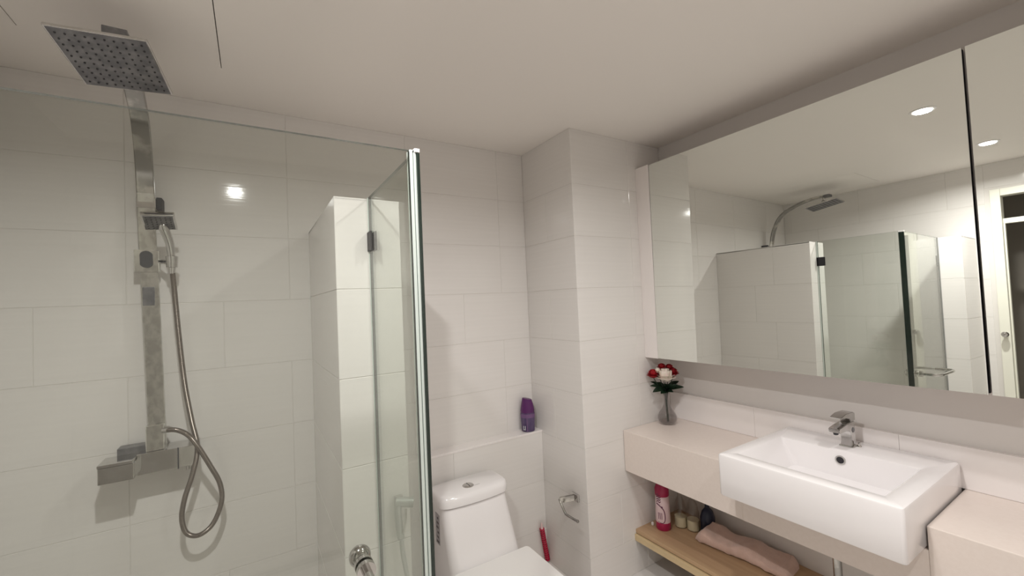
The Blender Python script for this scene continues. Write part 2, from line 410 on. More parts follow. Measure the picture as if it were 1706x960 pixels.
# ------------------------------------------------------------------ recessed ceiling lights
LAMPS = [(1.262, 0.93, 'recessed round downlight in front of the long mirror'),
         (-0.13, 0.86, 'recessed round downlight just outside the shower glass'),
         (1.55, -0.35, 'added unseen round downlight that brightens the front faces')]  # third light is added, out of view, to lift the front-facing surfaces
def downlight(x, y, label, power):
    c = P(x, y, ZC)
    t = empty('ceiling_light', c, label, 'ceiling light', 'recessed downlights')
    bm = B(); lathe(bm, c, [(.056, 0), (.056, -.004), (.046, -.006), (.042, -.002), (.042, 0)], 32, cap=False)
    obj('trim_ring', bm, M_plastic, t, smooth=True)
    bm = B(); cyl(bm, c + Vector((0, 0, -.0016)), c + Vector((0, 0, -.0002)), .0415, n=32)
    obj('diffuser', bm, M_lamp, t)
    ld = bpy.data.lights.new('lamp_glow', 'AREA'); ld.shape = 'DISK'; ld.size = 0.075; ld.spread = radians(162); ld.energy = power; ld.color = (1.0, 0.975, 0.95)
    lo = bpy.data.objects.new('lamp_glow', ld); COL.objects.link(lo); lo.parent = t; lo.location = (0, 0, -.0075)
for (x, y, lb), pw in zip(LAMPS, (10.8, 31, 14)): downlight(x, y, lb, pw)

# ------------------------------------------------------------------ shower glass
GX, GY, GT = 0.455, 1.300, 0.503
th = 0.010
def pane_bm(a, b, edge_axes):
    """box whose two large faces take glass (slot 0) and whose narrow edges take slots given per axis"""
    bm = B(); box(bm, a, b)
    bm.normal_update()
    for f_ in bm.faces:
        n = f_.normal
        for k, mi in edge_axes.items():
            if abs(n[k]) > .9: f_.material_index = mi
    return bm
zb = ZF + .02
t = empty('shower_screen', P(0, GY, ZF), 'clear front glass panel of the shower with chrome bar handle', 'shower screen')
obj('glass_panel', pane_bm(P(VX + .004, GY, zb), P(GX - .018, GY, GT) + Vector((0, th, 0)), {0: 1, 2: 2}), [M_glass, M_glassedge, M_glassrim], t)
# hinge fixed to the low pier
for z in (0.27, -1.35):
    bm = B(); c = P(VX - .012, GY, z)
    box(bm, c + Vector((-.002, -.012, -.045)), c + Vector((.006, -.001, .045)), .002); box(bm, c + Vector((-.002, th + .001, -.045)), c + Vector((.006, th + .012, .045)), .002)
    obj('hinge', bm, M_chrome, t)
# outside bar handle, inside knob
def rod(bm, pts, r, n=14, sub=8): sweep(bm, catmull(pts, sub), circ(r, n))
hz = -0.755
bm = B(); xr, xl2, yo = 0.262, -0.16, 1.17
rod(bm, [P(xr, GY, hz), P(xr, GY - .05, hz), P(xr, GY - .10, hz), P(xr - .035, yo + .005, hz), P(xr - .09, yo, hz), P((xr + xl2) / 2, yo, hz), P(xl2 + .09, yo, hz), P(xl2 + .035, yo + .005, hz), P(xl2, GY - .10, hz), P(xl2, GY - .05, hz), P(xl2, GY, hz)], .0105)
obj('bar_handle', bm, M_chrome, t, smooth=True)
bm = B(); c = P(xr, GY, hz) + Vector((0, th, 0))
cyl(bm, c + Vector((0, -.024, 0)), c + Vector((0, -.0105, 0)), .021, n=28); cyl(bm, c, c + Vector((0, .012, 0)), .021, n=28)
cyl(bm, c, c + Vector((0, .035, 0)), .010, n=20)
sphere(bm, c + Vector((0, .050, 0)), .0255, (1, .85, 1), 28)
obj('inner_knob', bm, M_chrome, t, smooth=True)

t2 = empty('shower_screen', P(GX, 1.6, ZF), 'clear glass side panel joining tiled partition, with green edge and pale seal', 'shower screen')
obj('glass_panel', pane_bm(P(GX, GY + .022, zb), P(GX, QY - .012, GT) + Vector((th, 0, 0)), {1: 1, 2: 2}), [M_glass, M_glassedge, M_glassrim], t2)
# pale seal strip and the dark green edge at the corner
bm = B()
box(bm, P(GX - .016, GY - .002, zb), P(GX - .006, GY + .030, GT + .002), .001)
box(bm, P(GX - .004, GY - .008, zb), P(GX + .003, GY + .028, GT + .002), .001)
obj('door_seal', bm, M_seal, t2)
bm = B(); box(bm, P(GX + .0035, GY - .014, zb), P(GX + .0125, GY + .022, GT - .010), .0008)
obj('edge_strip', bm, M_glassedge, t2)
bm = B(); box(bm, P(GX - .004, GY - .014, GT - .008), P(GX + .0135, GY + .024, GT + .004), .001)
obj('end_cap', bm, M_plastic, t2)
for z in (0.30, -1.35):
    bm = B(); c = P(GX, QY - .045, z)
    box(bm, c + Vector((-.006, -.016, -.034)), c + Vector((-.001, .030, .034)), .001); box(bm, c + Vector((th + .001, -.016, -.034)), c + Vector((th + .006, .030, .034)), .001)
    box(bm, c + Vector((-.006, .024, -.034)), c + Vector((th + .006, .0345, .034)), .001)
    obj('hinge', bm, M_black if z > 0 else M_chrome, t2, label='dark metal glass hinge')
bm = B(); box(bm, P(GX - .002, QY - .011, zb), P(GX + .016, QY - .001, GT), .001)
obj('wall_seal', bm, M_seal, t2)

# ------------------------------------------------------------------ shower column
sx = -0.455; ry = 2.842
sh = empty('shower_column', P(sx, 2.934, -0.73), 'square chrome rain shower column with hand shower rail on the back wall', 'shower')
pathp = [P(-.432, ry, -.66), P(-.440, ry, -.3), P(-.450, ry, .1), P(-.460, ry, .45), P(-.462, ry - .01, .65), P(-.462, ry - .05, .83), P(-.458, 2.70, .985), P(-.452, 2.55, 1.07), P(-.445, 2.38, 1.115), P(-.440, 2.24, 1.125), P(-.437, 2.17, 1.122)]
bm = B(); hw = .0285; hd = .009
sec = [(-hw + .003, -hd), (hw - .003, -hd), (hw, -hd + .003), (hw, hd - .003), (hw - .003, hd), (-hw + .003, hd), (-hw, hd - .003), (-hw, -hd + .003)]
cp_ = catmull(pathp, 8)
sweep(bm, cp_[:33], sec, side=(1, 0, 0))
obj('riser_rail', bm, M_chrome_dull, sh, smooth=True)
bm = B(); sweep(bm, cp_[32:], sec, side=(1, 0, 0))
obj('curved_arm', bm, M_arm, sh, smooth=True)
bm = B(); c = P(-.462, ry, .60); box(bm, c - Vector((.031, .013, .022)), c + Vector((.031, .013, .022)), .003)
obj('rail_collar', bm, M_chrome, sh)
bm = B(); c = P(-.458, 2.88, .60); box(bm, c + Vector((.026, -.02, -.022)), c + Vector((.045, .042, .030)), .003)
box(bm, P(-.475, 2.86, .56), P(-.445, 2.934, .62), .002)
obj('wall_bracket', bm, M_nozzle, sh)
# rain head: square plate, tipped a little up at the front
hc = P(-.450, 2.217, 1.028)
axx = Vector((.29, -.0, .0)); a_front = (P(-.615, 2.055, 1.058) - P(-.578, 2.38, .998))
ay1 = (-a_front).normalized(); ax1 = Vector((1, .0, 0)); ax1 = (ax1 - ay1 * ax1.dot(ay1)).normalized(); az1 = ax1.cross(ay1).normalized()
bm = B(); obox(bm, hc, ax1, .116, ay1, .128, az1, .0045, .002)
obj('head_plate', bm, M_chrome, sh)
hp = sh.children[-1]
bm = B(); obox(bm, hc - az1 * .0050, ax1, .111, ay1, .123, az1, .0008, 0)
face = obj('face_plate', bm, M_headface, sh)
for i in range(10):
    for j in range(10):
        bm = B(); c = hc - az1 * .0058 + ax1 * ((i - 4.5) * .0215) + ay1 * ((j - 4.5) * .0235)
        if i == 0 and j == 0:
            cyl(bm, c + az1 * .001, c - az1 * .0028, .0033, .0022, n=8)
            nz = obj('nozzle', bm, M_nozzle, face, origin=c); n0 = c.copy(); nl = nz.location.copy()
        else:
            bm.free(); o = nz.copy(); COL.objects.link(o); o.parent = face; o.location = nl + (c - n0)
bm = B(); cyl(bm, hc + az1 * .004, hc + az1 * .016, .024, .020); cyl(bm, hc + az1 * .014, hc + Vector((0, 0, .072)), .011); sphere(bm, hc + az1 * .03, .017)
obj('swivel_joint', bm, M_chrome, sh, smooth=True)
bm = B(); c = P(-.436, 2.17, 1.122); box(bm, c - Vector((.030, .020, .011)), c + Vector((.030, .03, .011)), .002)
obj('arm_end', bm, M_headface, sh)
# slider and cradle
bm = B(); c = P(-.462, ry, .295); box(bm, c - Vector((.040, .018, .046)), c + Vector((.040, .016, .046)), .003)
sl = obj('slider', bm, M_chrome_dull, sh)
bm = B(); q = c + Vector((0, -.018, .006)); ring = []
for d in (0, -.008):
    ring.append([q + Vector((x_, d, z_)) for x_, z_ in [(.020 * cos(a) , .016 * (1 if sin(a) > 0 else -1) * 1.0 + .018 * sin(a)) for a in [2 * pi * k / 24 for k in range(24)]]])
loft(bm, ring); obj('slider_button', bm, M_nozzle, sl, smooth=True)
bm = B(); cr = P(-.352, 2.765, .285)
cyl(bm, c + Vector((.038, -.004, 0)), cr + Vector((-.012, 0, 0)), .010)
lathe(bm, cr, [(.012, -.024), (.0185, -.022), (.021, .022), (.015, .026)], 20)
obj('cradle', bm, M_chrome, sh, smooth=True)
bm = B(); c = P(-.457, ry, .115); box(bm, c - Vector((.0195, .0115, .040)), c + Vector((.0195, .010, .036)), .002)
obj('rail_stop', bm, M_headface, sh)
# hand shower, resting in the cradle
t = empty('hand_shower', cr, 'small square chrome hand shower resting in the rail cradle', 'hand shower')
hd_c = P(-.385, 2.665, .478)
bm = B(); sweep(bm, catmull([cr + Vector((0, 0, -.03)), cr + Vector((-.001, -.008, .03)), cr + Vector((-.004, -.03, .08)), hd_c + Vector((.006, .012, -.008))], 6), circ(.0125, 14), scale=lambda i: .85 + .03 * (i % 18))
obj('handle', bm, M_chrome, t, smooth=True)
n_ = Vector((.06, -.42, -.90)).normalized(); ux = Vector((1, .02, .04)).normalized(); uy = n_.cross(ux).normalized(); ux = uy.cross(n_).normalized()
bm = B(); obox(bm, hd_c, ux, .051, uy, .049, n_, .009, .004, seg=3)
obj('head', bm, M_chrome, t, smooth=True)
bm = B(); obox(bm, hd_c + n_ * .0092, ux, .045, uy, .043, n_, .001, .0006)
fc = obj('spray_face', bm, M_headface, t)
bm = B()
for i in range(6):
    for j in range(6):
        q = hd_c + n_ * .0096 + ux * ((i - 2.5) * .0145) + uy * ((j - 2.5) * .0140); cyl(bm, q, q + n_ * .0022, .0032, .0022, n=6)
obj('nozzle_grid', bm, M_nozzle, t, kind='stuff')
# hose
t = empty('shower_hose', P(-.27, 2.78, -.65), 'brown-grey ribbed metal hose looping below the shower mixer', 'hose')
hp_ = [cr + Vector((0, 0, -.022)), P(-.345, 2.765, .15), P(-.331, 2.78, -.10), P(-.311, 2.78, -.35), P(-.285, 2.775, -.54), P(-.262, 2.77, -.692), P(-.285, 2.77, -.82), P(-.318, 2.775, -.93), P(-.333, 2.78, -1.03), P(-.316, 2.785, -1.115), P(-.265, 2.79, -1.145), P(-.205, 2.79, -1.105), P(-.165, 2.785, -1.0), P(-.170, 2.78, -.90), P(-.205, 2.76, -.80), P(-.262, 2.74, -.665), P(-.300, 2.74, -.605), P(-.345, 2.76, -.578), P(-.390, 2.79, -.575)]
bm = B(); ribbed(bm, hp_, .0098)
obj('ribbed_tube', bm, M_hose, t, smooth=True)
bm = B(); e = hp_[-1]; cyl(bm, e + Vector((-.012, .004, 0)), e + Vector((.016, -.004, 0)), .0115)
obj('hose_nut', bm, M_chrome, t, smooth=True); bm = B()
s_ = hp_[0]; cyl(bm, s_ + Vector((0, 0, .006)), s_ + Vector((0, 0, -.026)), .0125, .0105)
obj('hose_nut', bm, M_chrome, t, smooth=True)
# mixer body
bm = B(); box(bm, P(-.505, 2.775, -.775), P(-.262, 2.925, -.672), .003)
mx_ = obj('mixer_body', bm, M_chrome, sh)
bm = B(); box(bm, P(-.345, 2.770, -.778), P(-.340, 2.774, -.670)); obj('mixer_seam', bm, M_nozzle, sh)
bm = B(); box(bm, P(-.630, 2.700, -.765), P(-.500, 2.80, -.690), .003); box(bm, P(-.632, 2.70, -.690), P(-.505, 2.84, -.676), .002)
obj('temperature_handle', bm, M_chrome, sh)
bm = B(); box(bm, P(-.590, 2.84, -.700), P(-.480, 2.915, -.645), .003); obj('flow_handle', bm, M_headface, sh)
bm = B(); box(bm, P(-.475, 2.80, -.672), P(-.400, 2.88, -.545), .004); cyl(bm, P(-.405, 2.84, -.575), P(-.385, 2.80, -.575), .012)
obj('rail_foot', bm, M_chrome_dull, sh)
bm = B()
for x_ in (-.46, -.31): cyl(bm, P(x_, 2.90, -.725), P(x_, 2.934, -.725), .03, n=24)
obj('wall_flange', bm, M_chrome, sh, smooth=True)
bm = B(); lathe(bm, P(-.305, 2.86, -.775), [(.013, -.03), (.014, 0)], 16); obj('hose_outlet', bm, M_chrome, sh, smooth=True)

# bidet sprayer on the partition end
t = empty('bidet_sprayer', P(.545, 1.92, -.90), 'grey bidet sprayer hanging on the tiled partition end beside toilet', 'bidet sprayer')
bm = B(); c = P(.545, QY, -.885); box(bm, c + Vector((-.014, -.020, -.022)), c + Vector((.014, 0, .022)), .003)
obj('wall_holder', bm, M_chrome, t)
bm = B(); a = P(.548, 1.915, -.878)
cyl(bm, a + Vector((-.018, .006, .004)), a + Vector((.040, -.012, -.006)), .0165, .0175)
tube(bm, [a + Vector((-.008, 0, 0)), a + Vector((-.012, .002, -.03)), a + Vector((-.008, .002, -.09)), a + Vector((-.004, 0, -.125))], .0125, 12)
obj('spray_handle', bm, M_hosewhite, t, smooth=True)
bm = B(); tube(bm, [a + Vector((.012, -.016, -.02)), a + Vector((.008, -.02, -.06)), a + Vector((.0, -.016, -.10))], .004, 8)
obj('trigger', bm, M_chrome, t, smooth=True)
bm = B(); ribbed(bm, [a + Vector((-.004, 0, -.12)), a + Vector((.0, -.002, -.18)), a + Vector((.018, -.008, -.30)), a + Vector((.045, -.01, -.42)), a + Vector((.07, -.01, -.60)), P(.68, 1.93, -1.85), P(.70, 2.0, -1.9)], .0085)
obj('supply_hose', bm, M_hosewhite, t, smooth=True)

# ------------------------------------------------------------------ toilet
t = empty('toilet', P(1.22, 2.3, ZF), 'white one-piece toilet with a tall tapering tank and square lid', 'toilet')
TX0, TX1 = .975, 1.462
def rr(x0, x1, y0, y1, z, r, bulge=0): # survey -> metres ring
    a = P(x0, y0, z); b = P(x1, y1, z); return rrect(a.x, b.x, a.y, b.y, a.z, r, 5, bulge)
bm = B()
loft(bm, [rr(.98, 1.47, 2.34, 2.79, ZF, .04, .04), rr(.98, 1.47, 2.36, 2.79, -1.72, .045, .03), rr(.982, 1.465, 2.405, 2.785, -1.60, .045, .015), rr(.984, 1.462, 2.455, 2.775, -1.50, .04, .015), rr(.985, 1.458, 2.515, 2.765, -1.36, .04, .016), rr(.985, 1.458, 2.540, 2.765, -1.296, .04, .018)])
obj('tank', bm, M_ceramic, t, smooth=True)
bm = B()
loft(bm, [rr(.978, 1.462, 2.540, 2.768, -1.292, .05, .020), rr(.968, 1.474, 2.530, 2.775, -1.286, .05, .022), rr(.966, 1.476, 2.528, 2.775, -1.245, .05, .022), rr(.974, 1.468, 2.538, 2.770, -1.224, .045, .020), rr(.985, 1.457, 2.552, 2.760, -1.216, .04, .018)])
obj('tank_lid', bm, M_ceramic, t, smooth=True)
bc = P(1.200, 2.612, -1.217)
bm = B(); lathe(bm, bc, [(.030, -.002), (.030, .003), (.027, .0055), (.0225, .0045), (.021, .006), (.0005, .008)], 30)
fb = obj('flush_button', bm, M_chrome, t, smooth=True)
bm = B(); c = bc + Vector((.0, 0, .0085)); box(bm, c + Vector((-.0006, -.02, -.002)), c + Vector((.0006, .02, .0004))); obj('button_split', bm, M_nozzle, fb)
# small grey print beside the button
bm = B()
for k in range(6):
    c = P(1.235, 2.588, -1.2158) + Vector((k * .0058, 0, .0)); box(bm, c, c + Vector((.0040, .0055, .0004)))
obj('lid_print', bm, M_greyprint, t)
bm = B()
loft(bm, [rr(1.03, 1.43, 2.05, 2.5, ZF, .12, .03), rr(1.04, 1.42, 2.05, 2.5, ZF + .2, .12, .03), rr(1.0, 1.46, 1.93, 2.5, -1.78, .14, .04), rr(.975, 1.485, 1.86, 2.42, -1.66, .12, .045), rr(.972, 1.488, 1.85, 2.40, -1.632, .11, .045)])
obj('bowl', bm, M_ceramic, t, smooth=True)
bm = B(); loft(bm, [rr(.972, 1.490, 1.85, 2.375, -1.630, .05, .045), rr(.968, 1.494, 1.845, 2.375, -1.626, .05, .045), rr(.968, 1.494, 1.845, 2.375, -1.617, .05, .045)]); obj('seat', bm, M_plastic, t, smooth=True)
bm = B()
L = [rr(.968, 1.494, 1.84, 2.368, -1.615, .022, .045), rr(.962, 1.500, 1.835, 2.372, -1.610, .024, .045), rr(.962, 1.500, 1.835, 2.372, -1.600, .024, .045), rr(.968, 1.494, 1.842, 2.366, -1.594, .02, .045), rr(1.0, 1.46, 1.88, 2.33, -1.5925, .02, .04)]
loft(bm, L); obj('seat_lid', bm, M_plastic, t, smooth=True)
bm = B(); box(bm, P(.9825, 2.60, -1.535), P(.9845, 2.665, -1.345))
sk = obj('sticker', bm, M_sticker, t, label='grey printed sticker on the tank side')
bm = B()
for k in range(6): box(bm, P(.9815, 2.610 + .004 * (k % 2), -1.525 + .03 * k), P(.9826, 2.650 - .008 * (k % 3), -1.513 + .03 * k))
obj('sticker_print', bm, M_print, sk, kind='stuff')

# ------------------------------------------------------------------ air freshener on the ledge
c = P(1.868, 2.868, LZ + .003)
t = empty('air_freshener', c, 'purple air freshener bottle in the ledge corner above the toilet', 'air freshener')
R3 = .0455
bm = B(); lathe(bm, c, [(R3 * .80, 0), (R3 * .93, .005), (R3 * .97, .05), (R3 * 1.0, .09), (R3 * .97, .118)], 28, sy=.82, ax=-.5)
obj('bottle_body', bm, M_violet, t, smooth=True)
bm = B(); lathe(bm, c, [(R3 * .975, .118), (R3 * .96, .125), (R3 * .99, .130), (R3 * .94, .145), (R3 * .84, .170), (R3 * .70, .196), (R3 * .66, .2035), (R3 * .60, .2045)], 28, sy=.82, ax=-.5)
for v in bm.verts:
    if v.co.z - c.z > .195: v.co.z -= ((v.co - c).dot(r0) + .03) * .22 - .006
obj('spray_cap', bm, M_purple, t, smooth=True)
bm = B(); lathe(bm, c, [(R3 * 1.012, .088), (R3 * 1.012, .112)], 28, sy=.82, ax=-.5, cap=False); obj('label_band', bm, M_lilac, t, smooth=True)
vd = Vector((-c.x, -c.y, 0)).normalized(); vr = Vector((-vd.y, vd.x, 0))
def face_pt(dx, z_, rad=R3 * .90): return c + vd * (rad * math.sqrt(max(0, 1 - (dx / R3) ** 2))) + vr * dx + Vector((0, 0, z_))
bm = B(); obox(bm, face_pt(-.005, .055, R3 * .92), vr, .0022, Vector((0, 0, 1)), .050, vd, .001); obj('front_seam', bm, M_lilac, t)
bm = B()
obox(bm, face_pt(-.0285, .028, R3 * .96), vr, .0022, Vector((0, 0, 1)), .013, vd, .001)
obox(bm, face_pt(-.018, .028, R3 * .96), vr, .0022, Vector((0, 0, 1)), .013, vd, .001)
obox(bm, face_pt(-.0235, .018, R3 * .96), vr, .006, Vector((0, 0, 1)), .0022, vd, .001)
obj('silver_mark', bm, M_silver, t)

# ------------------------------------------------------------------ paper holder on the pillar side
t = empty('paper_holder', P(PX, 2.43, -1.44), 'small chrome toilet paper holder on the side of the pillar', 'paper holder')
bm = B(); c = P(PX, 2.425, -1.435); box(bm, c + Vector((-.012, -.030, -.022)), c + Vector((0, .030, .022)), .004, seg=3)
obj('wall_plate', bm, M_chrome, t, smooth=True)
bm = B(); a0 = P(PX - .005, 2.435, -1.44); a1 = P(PX - .110, 2.478, -1.448)
d = (a1 - a0).normalized(); obox(bm, (a0 + a1) / 2, d, (a1 - a0).length / 2, d.cross(Vector((0, 0, 1))), .008, d.cross(Vector((0, 0, 1))).cross(d), .016, .003)
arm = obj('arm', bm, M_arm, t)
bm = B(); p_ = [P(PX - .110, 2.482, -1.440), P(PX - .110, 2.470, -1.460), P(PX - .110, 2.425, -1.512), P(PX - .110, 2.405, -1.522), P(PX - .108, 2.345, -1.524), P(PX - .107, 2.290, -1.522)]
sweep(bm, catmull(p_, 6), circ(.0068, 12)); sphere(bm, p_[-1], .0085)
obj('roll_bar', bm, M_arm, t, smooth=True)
bm = B(); obox(bm, P(PX - .050, 2.456, -1.446), d, .016, d.cross(Vector((0, 0, 1))), .0086, Vector((0, 0, 1)), .011, .001); obj('dark_clip', bm, M_nozzle, t)

# red toilet brush leaning in the corner beside the toilet
a = P(1.905, 2.795, -1.795); b_ = P(1.952, 2.800, -2.07)
t = empty('toilet_brush', P(1.945, 2.78, ZF), 'red ribbed brush handle standing in the corner behind the toilet', 'toilet brush')
bm = B(); cyl(bm, a + Vector((0, 0, .03)), a, .004, .007); tube(bm, [a, a + (b_ - a) * .5, b_], .0085, 10, 3)
obj('handle', bm, M_pinkclear, t, smooth=True)
bm = B(); dd = (b_ - a)
for k in range(15):
    q = a + dd * (k + .4) / 15.5; cyl(bm, q, q + dd * .036, .0155, n=12)
obj('ribbed_grip', bm, M_hot, t, smooth=True, kind='stuff')
bm = B(); base = P(1.90, 2.74, ZF); lathe(bm, base + Vector((0, 0, .0)), [(.035, 0.0), (.03, .012), (.008, .016)], 20); obj('holder_foot', bm, M_pinkclear, t, smooth=True)

# ------------------------------------------------------------------ mirror cabinet
MX, MTILT = 2.636, 0.0087
MT, MB = 1.016, -0.482
t = empty('mirror_cabinet', P(2.78, .8, MB), 'long wall cabinet with two mirror doors above the basin counter', 'mirror cabinet')
bm = B(); box(bm, P(MX + .040, -.45, MB + .004), P(XR, PY, MT - .004)); obj('carcass', bm, M_cab, t)
bm = B(); box(bm, P(MX - .002, 2.176, MB - .004), P(MX + .042, PY, MT + .004), .0015); obj('filler_strip', bm, M_cab, t, label='white strip beside the mirror')
def mdoor(y0, y1):
    g_ = []
    for (y, z) in ((y0, MB), (y1, MB), (y1, MT), (y0, MT)):
        g_.append((MX + MTILT * (z - .3) / 1, y, z))
    bm = B()
    f1 = [P(*p) for p in g_]; back = [p + Vector((.005, 0, 0)) for p in f1]
    loft(bm, [back, f1])
    bmesh.ops.recalc_face_normals(bm, faces=bm.faces)
    bm.normal_update()
    for f_ in bm.faces:
        if f_.normal.x > -.9: f_.material_index = 1
    return bm
for y0, y1 in ((.474, 2.172), (-.40, .463)):
    bm = B(); box(bm, P(MX + .022, y0, MB + .002), P(MX + .039, y1, MT - .002)); bk = obj('door_panel', bm, M_black, t)
    obj('mirror', mdoor(y0, y1), [M_mirror, M_black], bk)

# ------------------------------------------------------------------ counter, backsplash, basin
CT, CF, CB = -1.0, 2.345, -1.300
BX0, BX1, BY0, BY1, BZ = 2.130, 2.895, .632, 1.402, -.872
bm = B()
XC = XR - .004
box(bm, P(CF, BY1 + .004, CB), P(XC, PY - .003, CT), .003); box(bm, P(CF, -.6, CB), P(XC, BY0 - .006, CT), .003)
box(bm, P(CF, BY0 - .006, CB), P(XC, BY1 + .004, -1.1), .0)
o = obj('countertop', bm, M_counter, None, origin=P(2.6, 1.2, CB)); tag(o, 'beige stone counter slab with deep front edge under the basin', 'counter')
bm = B()
for a, b in ((1.62, PY - .002), (.86, 1.6192), (.1, .8592), (-.6, .0992)): box(bm, P(2.902, a, CT + .001), P(XR, b, -.796), .001)
o = obj('backsplash', bm, M_splash, None, origin=P(2.92, 1.2, CT)); tag(o, 'pale backsplash strip running along the wall behind the counter', 'backsplash')

t = empty('wash_basin', P(2.5, 1.017, -1.095), 'white rectangular ceramic basin projecting from the beige counter', 'basin')
def rr2(x0, x1, y0, y1, z, r): return rr(x0, x1, y0, y1, z, r)
bm = B()
R_ = .008
prof = [rr2(BX0 + .03, BX1 - .01, BY0 + .03, BY1 - .03, -1.096, .01), rr2(BX0 + .004, BX1, BY0 + .004, BY1 - .004, -1.0925, .012), rr2(BX0, BX1, BY0, BY1, -1.086, .013),
        rr2(BX0, BX1, BY0, BY1, BZ - .012, .013), rr2(BX0 + .003, BX1 - .003, BY0 + .003, BY1 - .003, BZ - .004, .012), rr2(BX0 + .010, BX1 - .010, BY0 + .010, BY1 - .010, BZ, .010),
        rr2(2.205, 2.672, .708, 1.338, BZ, .008), rr2(2.213, 2.664, .716, 1.330, BZ - .006, .010), rr2(2.235, 2.655, .775, 1.265, -1.015, .03), rr2(2.27, 2.63, .82, 1.22, -1.035, .04)]
loft(bm, prof)
obj('bowl', bm, M_ceramic, t, smooth=True)
bm = B(); c = P(2.6585, 1.036, -.925); cyl(bm, c + Vector((-.0035, 0, 0)), c + Vector((.004, 0, 0)), .0185, n=28); obj('overflow_ring', bm, M_chrome, t, smooth=True)
oc = t.children[-1]
bm = B(); cyl(bm, c + Vector((-.0045, 0, 0)), c + Vector((-.003, 0, 0)), .0135, n=24); obj('overflow_hole', bm, M_black, t)
bm = B(); lathe(bm, P(2.45, 1.02, -1.0355), [(.03, .0), (.03, .003), (.001, .005)], 24); obj('drain', bm, M_chrome, t, smooth=True)

# faucet
fc_ = P(2.765, 1.035, BZ)
t = empty('faucet', fc_, 'chrome lever mixer tap standing at the back of the basin', 'faucet')
X_ = Vector((-1, 0, 0)); Y_ = Vector((0, 1, 0)); Z_ = Vector((0, 0, 1))
bm = B(); box(bm, fc_ + Vector((-.026, -.026, 0)), fc_ + Vector((.026, .026, .006)), .003)
obj('base_plate', bm, M_chrome, t)
bm = B()
def prism(bm, prof, w_, y0=0):   # profile in (forward, up), forward = -x
    a = [fc_ + X_ * u + Z_ * v + Y_ * (w_ / 2) for u, v in prof]; b = [fc_ + X_ * u + Z_ * v - Y_ * (w_ / 2) for u, v in prof]
    loft(bm, [a, b]); bmesh.ops.recalc_face_normals(bm, faces=bm.faces)
prism(bm, [(-.024, .004), (.022, .004), (.017, .050), (.022, .068), (.040, .076), (.118, .078), (.128, .082), (.130, .094), (.122, .100), (.060, .106), (.024, .108), (-.022, .108)], .040)
bmesh.ops.bevel(bm, geom=list(bm.edges), offset=.0022, segments=2, affect='EDGES')
obj('body', bm, M_chrome, t, smooth=True)
bm = B(); cyl(bm, fc_ + X_ * .113 + Z_ * .080, fc_ + X_ * .111 + Z_ * .072, .009, n=18); obj('aerator', bm, M_nozzle, t)
bm = B()
prism(bm, [(-.026, .110), (.018, .110), (.026, .124), (.055, .132), (.106, .136), (.108, .141), (.060, .150), (-.010, .148), (-.026, .142)], .042)
bmesh.ops.bevel(bm, geom=list(bm.edges), offset=.0018, segments=2, affect='EDGES')
obj('lever', bm, M_chrome, t, smooth=True)
bm = B(); cyl(bm, fc_ + Y_ * -.0205 + X_ * -.002 + Z_ * .072, fc_ + Y_ * -.0215 + X_ * -.002 + Z_ * .072, .011, n=18); obj('side_mark', bm, M_headface, t)
bm = B(); q = fc_ + Vector((.020, -.032, 0)); lathe(bm, q, [(.008, .0), (.008, .004), (.004, .010), (.0055, .016), (.002, .020)], 14); obj('pop_up_knob', bm, M_chrome, t, smooth=True)

# drain pipe under the counter
t = empty('drain_pipe', P(2.60, 1.06, ZF), 'chrome waste pipe hanging under the basin', 'pipe')
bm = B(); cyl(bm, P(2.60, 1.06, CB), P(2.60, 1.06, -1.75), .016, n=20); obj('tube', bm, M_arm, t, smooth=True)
bm = B(); tube(bm, [P(2.60, 1.06, -1.75), P(2.60, 1.06, -1.80), P(2.63, 1.06, -1.85), P(2.72, 1.06, -1.86), P(2.93, 1.06, -1.86)], .016, 14); obj('trap', bm, M_chrome, t, smooth=True)

# ------------------------------------------------------------------ pine shelf
SZ = -1.755
t = empty('shelf', P(2.66, 1.7, SZ - .07), 'pale pine shelf under the beige counter holding toiletries and towel', 'shelf')
bm = B(); box(bm, P(2.425, 1.22, SZ - .028), P(XR, PY, SZ), .001); obj('shelf_board', bm, M_wood, t)
bm = B(); box(bm, P(2.412, 1.22, SZ - .080), P(2.440, PY, SZ - .034), .001); obj('front_rail', bm, M_wood_edge, t, label='yellowish pine front strip')
bm = B(); box(bm, P(2.432, 1.22, SZ - .040), P(2.60, PY, SZ - .028)); obj('joint_strip', bm, M_nozzle, t)
bm = B(); box(bm, P(2.88, 1.22, SZ - .08), P(XR, PY, SZ - .028)); obj('rear_cleat', bm, M_wood, t)

# spray can
c = P(2.60, 2.185, SZ)
t = empty('spray_can', c, 'pink and white spray can with crimson base, leftmost on pine shelf', 'can')
rc = .0425
bm = B(); lathe(bm, c, [(rc * .92, 0), (rc, .006), (rc, .040), (rc * .985, .045)], 28); obj('crimson_base', bm, M_crimson, t, smooth=True)
bm = B(); lathe(bm, c, [(rc * .985, .045), (rc, .050), (rc * .93, .15), (rc * .90, .195)], 28); obj('can_body', bm, M_can, t, smooth=True)
bm = B(); lathe(bm, c, [(rc * .90, .195), (rc * .95, .200), (rc * .95, .235), (rc * .7, .262), (rc * .3, .266)], 28); obj('cap', bm, M_crimson, t, smooth=True)
vd = Vector((-c.x, -c.y, 0)).normalized(); vr = Vector((-vd.y, vd.x, 0))
def cpt(ang, z_, rad): return c + vd * (rad * cos(ang)) + vr * (rad * sin(ang)) + Vector((0, 0, z_))
def wrap(bm, pts, r, rad=rc * 1.0):
    sweep(bm, catmull([cpt(a_, z_, rad) for a_, z_ in pts], 5), circ(r, 6))
bm = B()
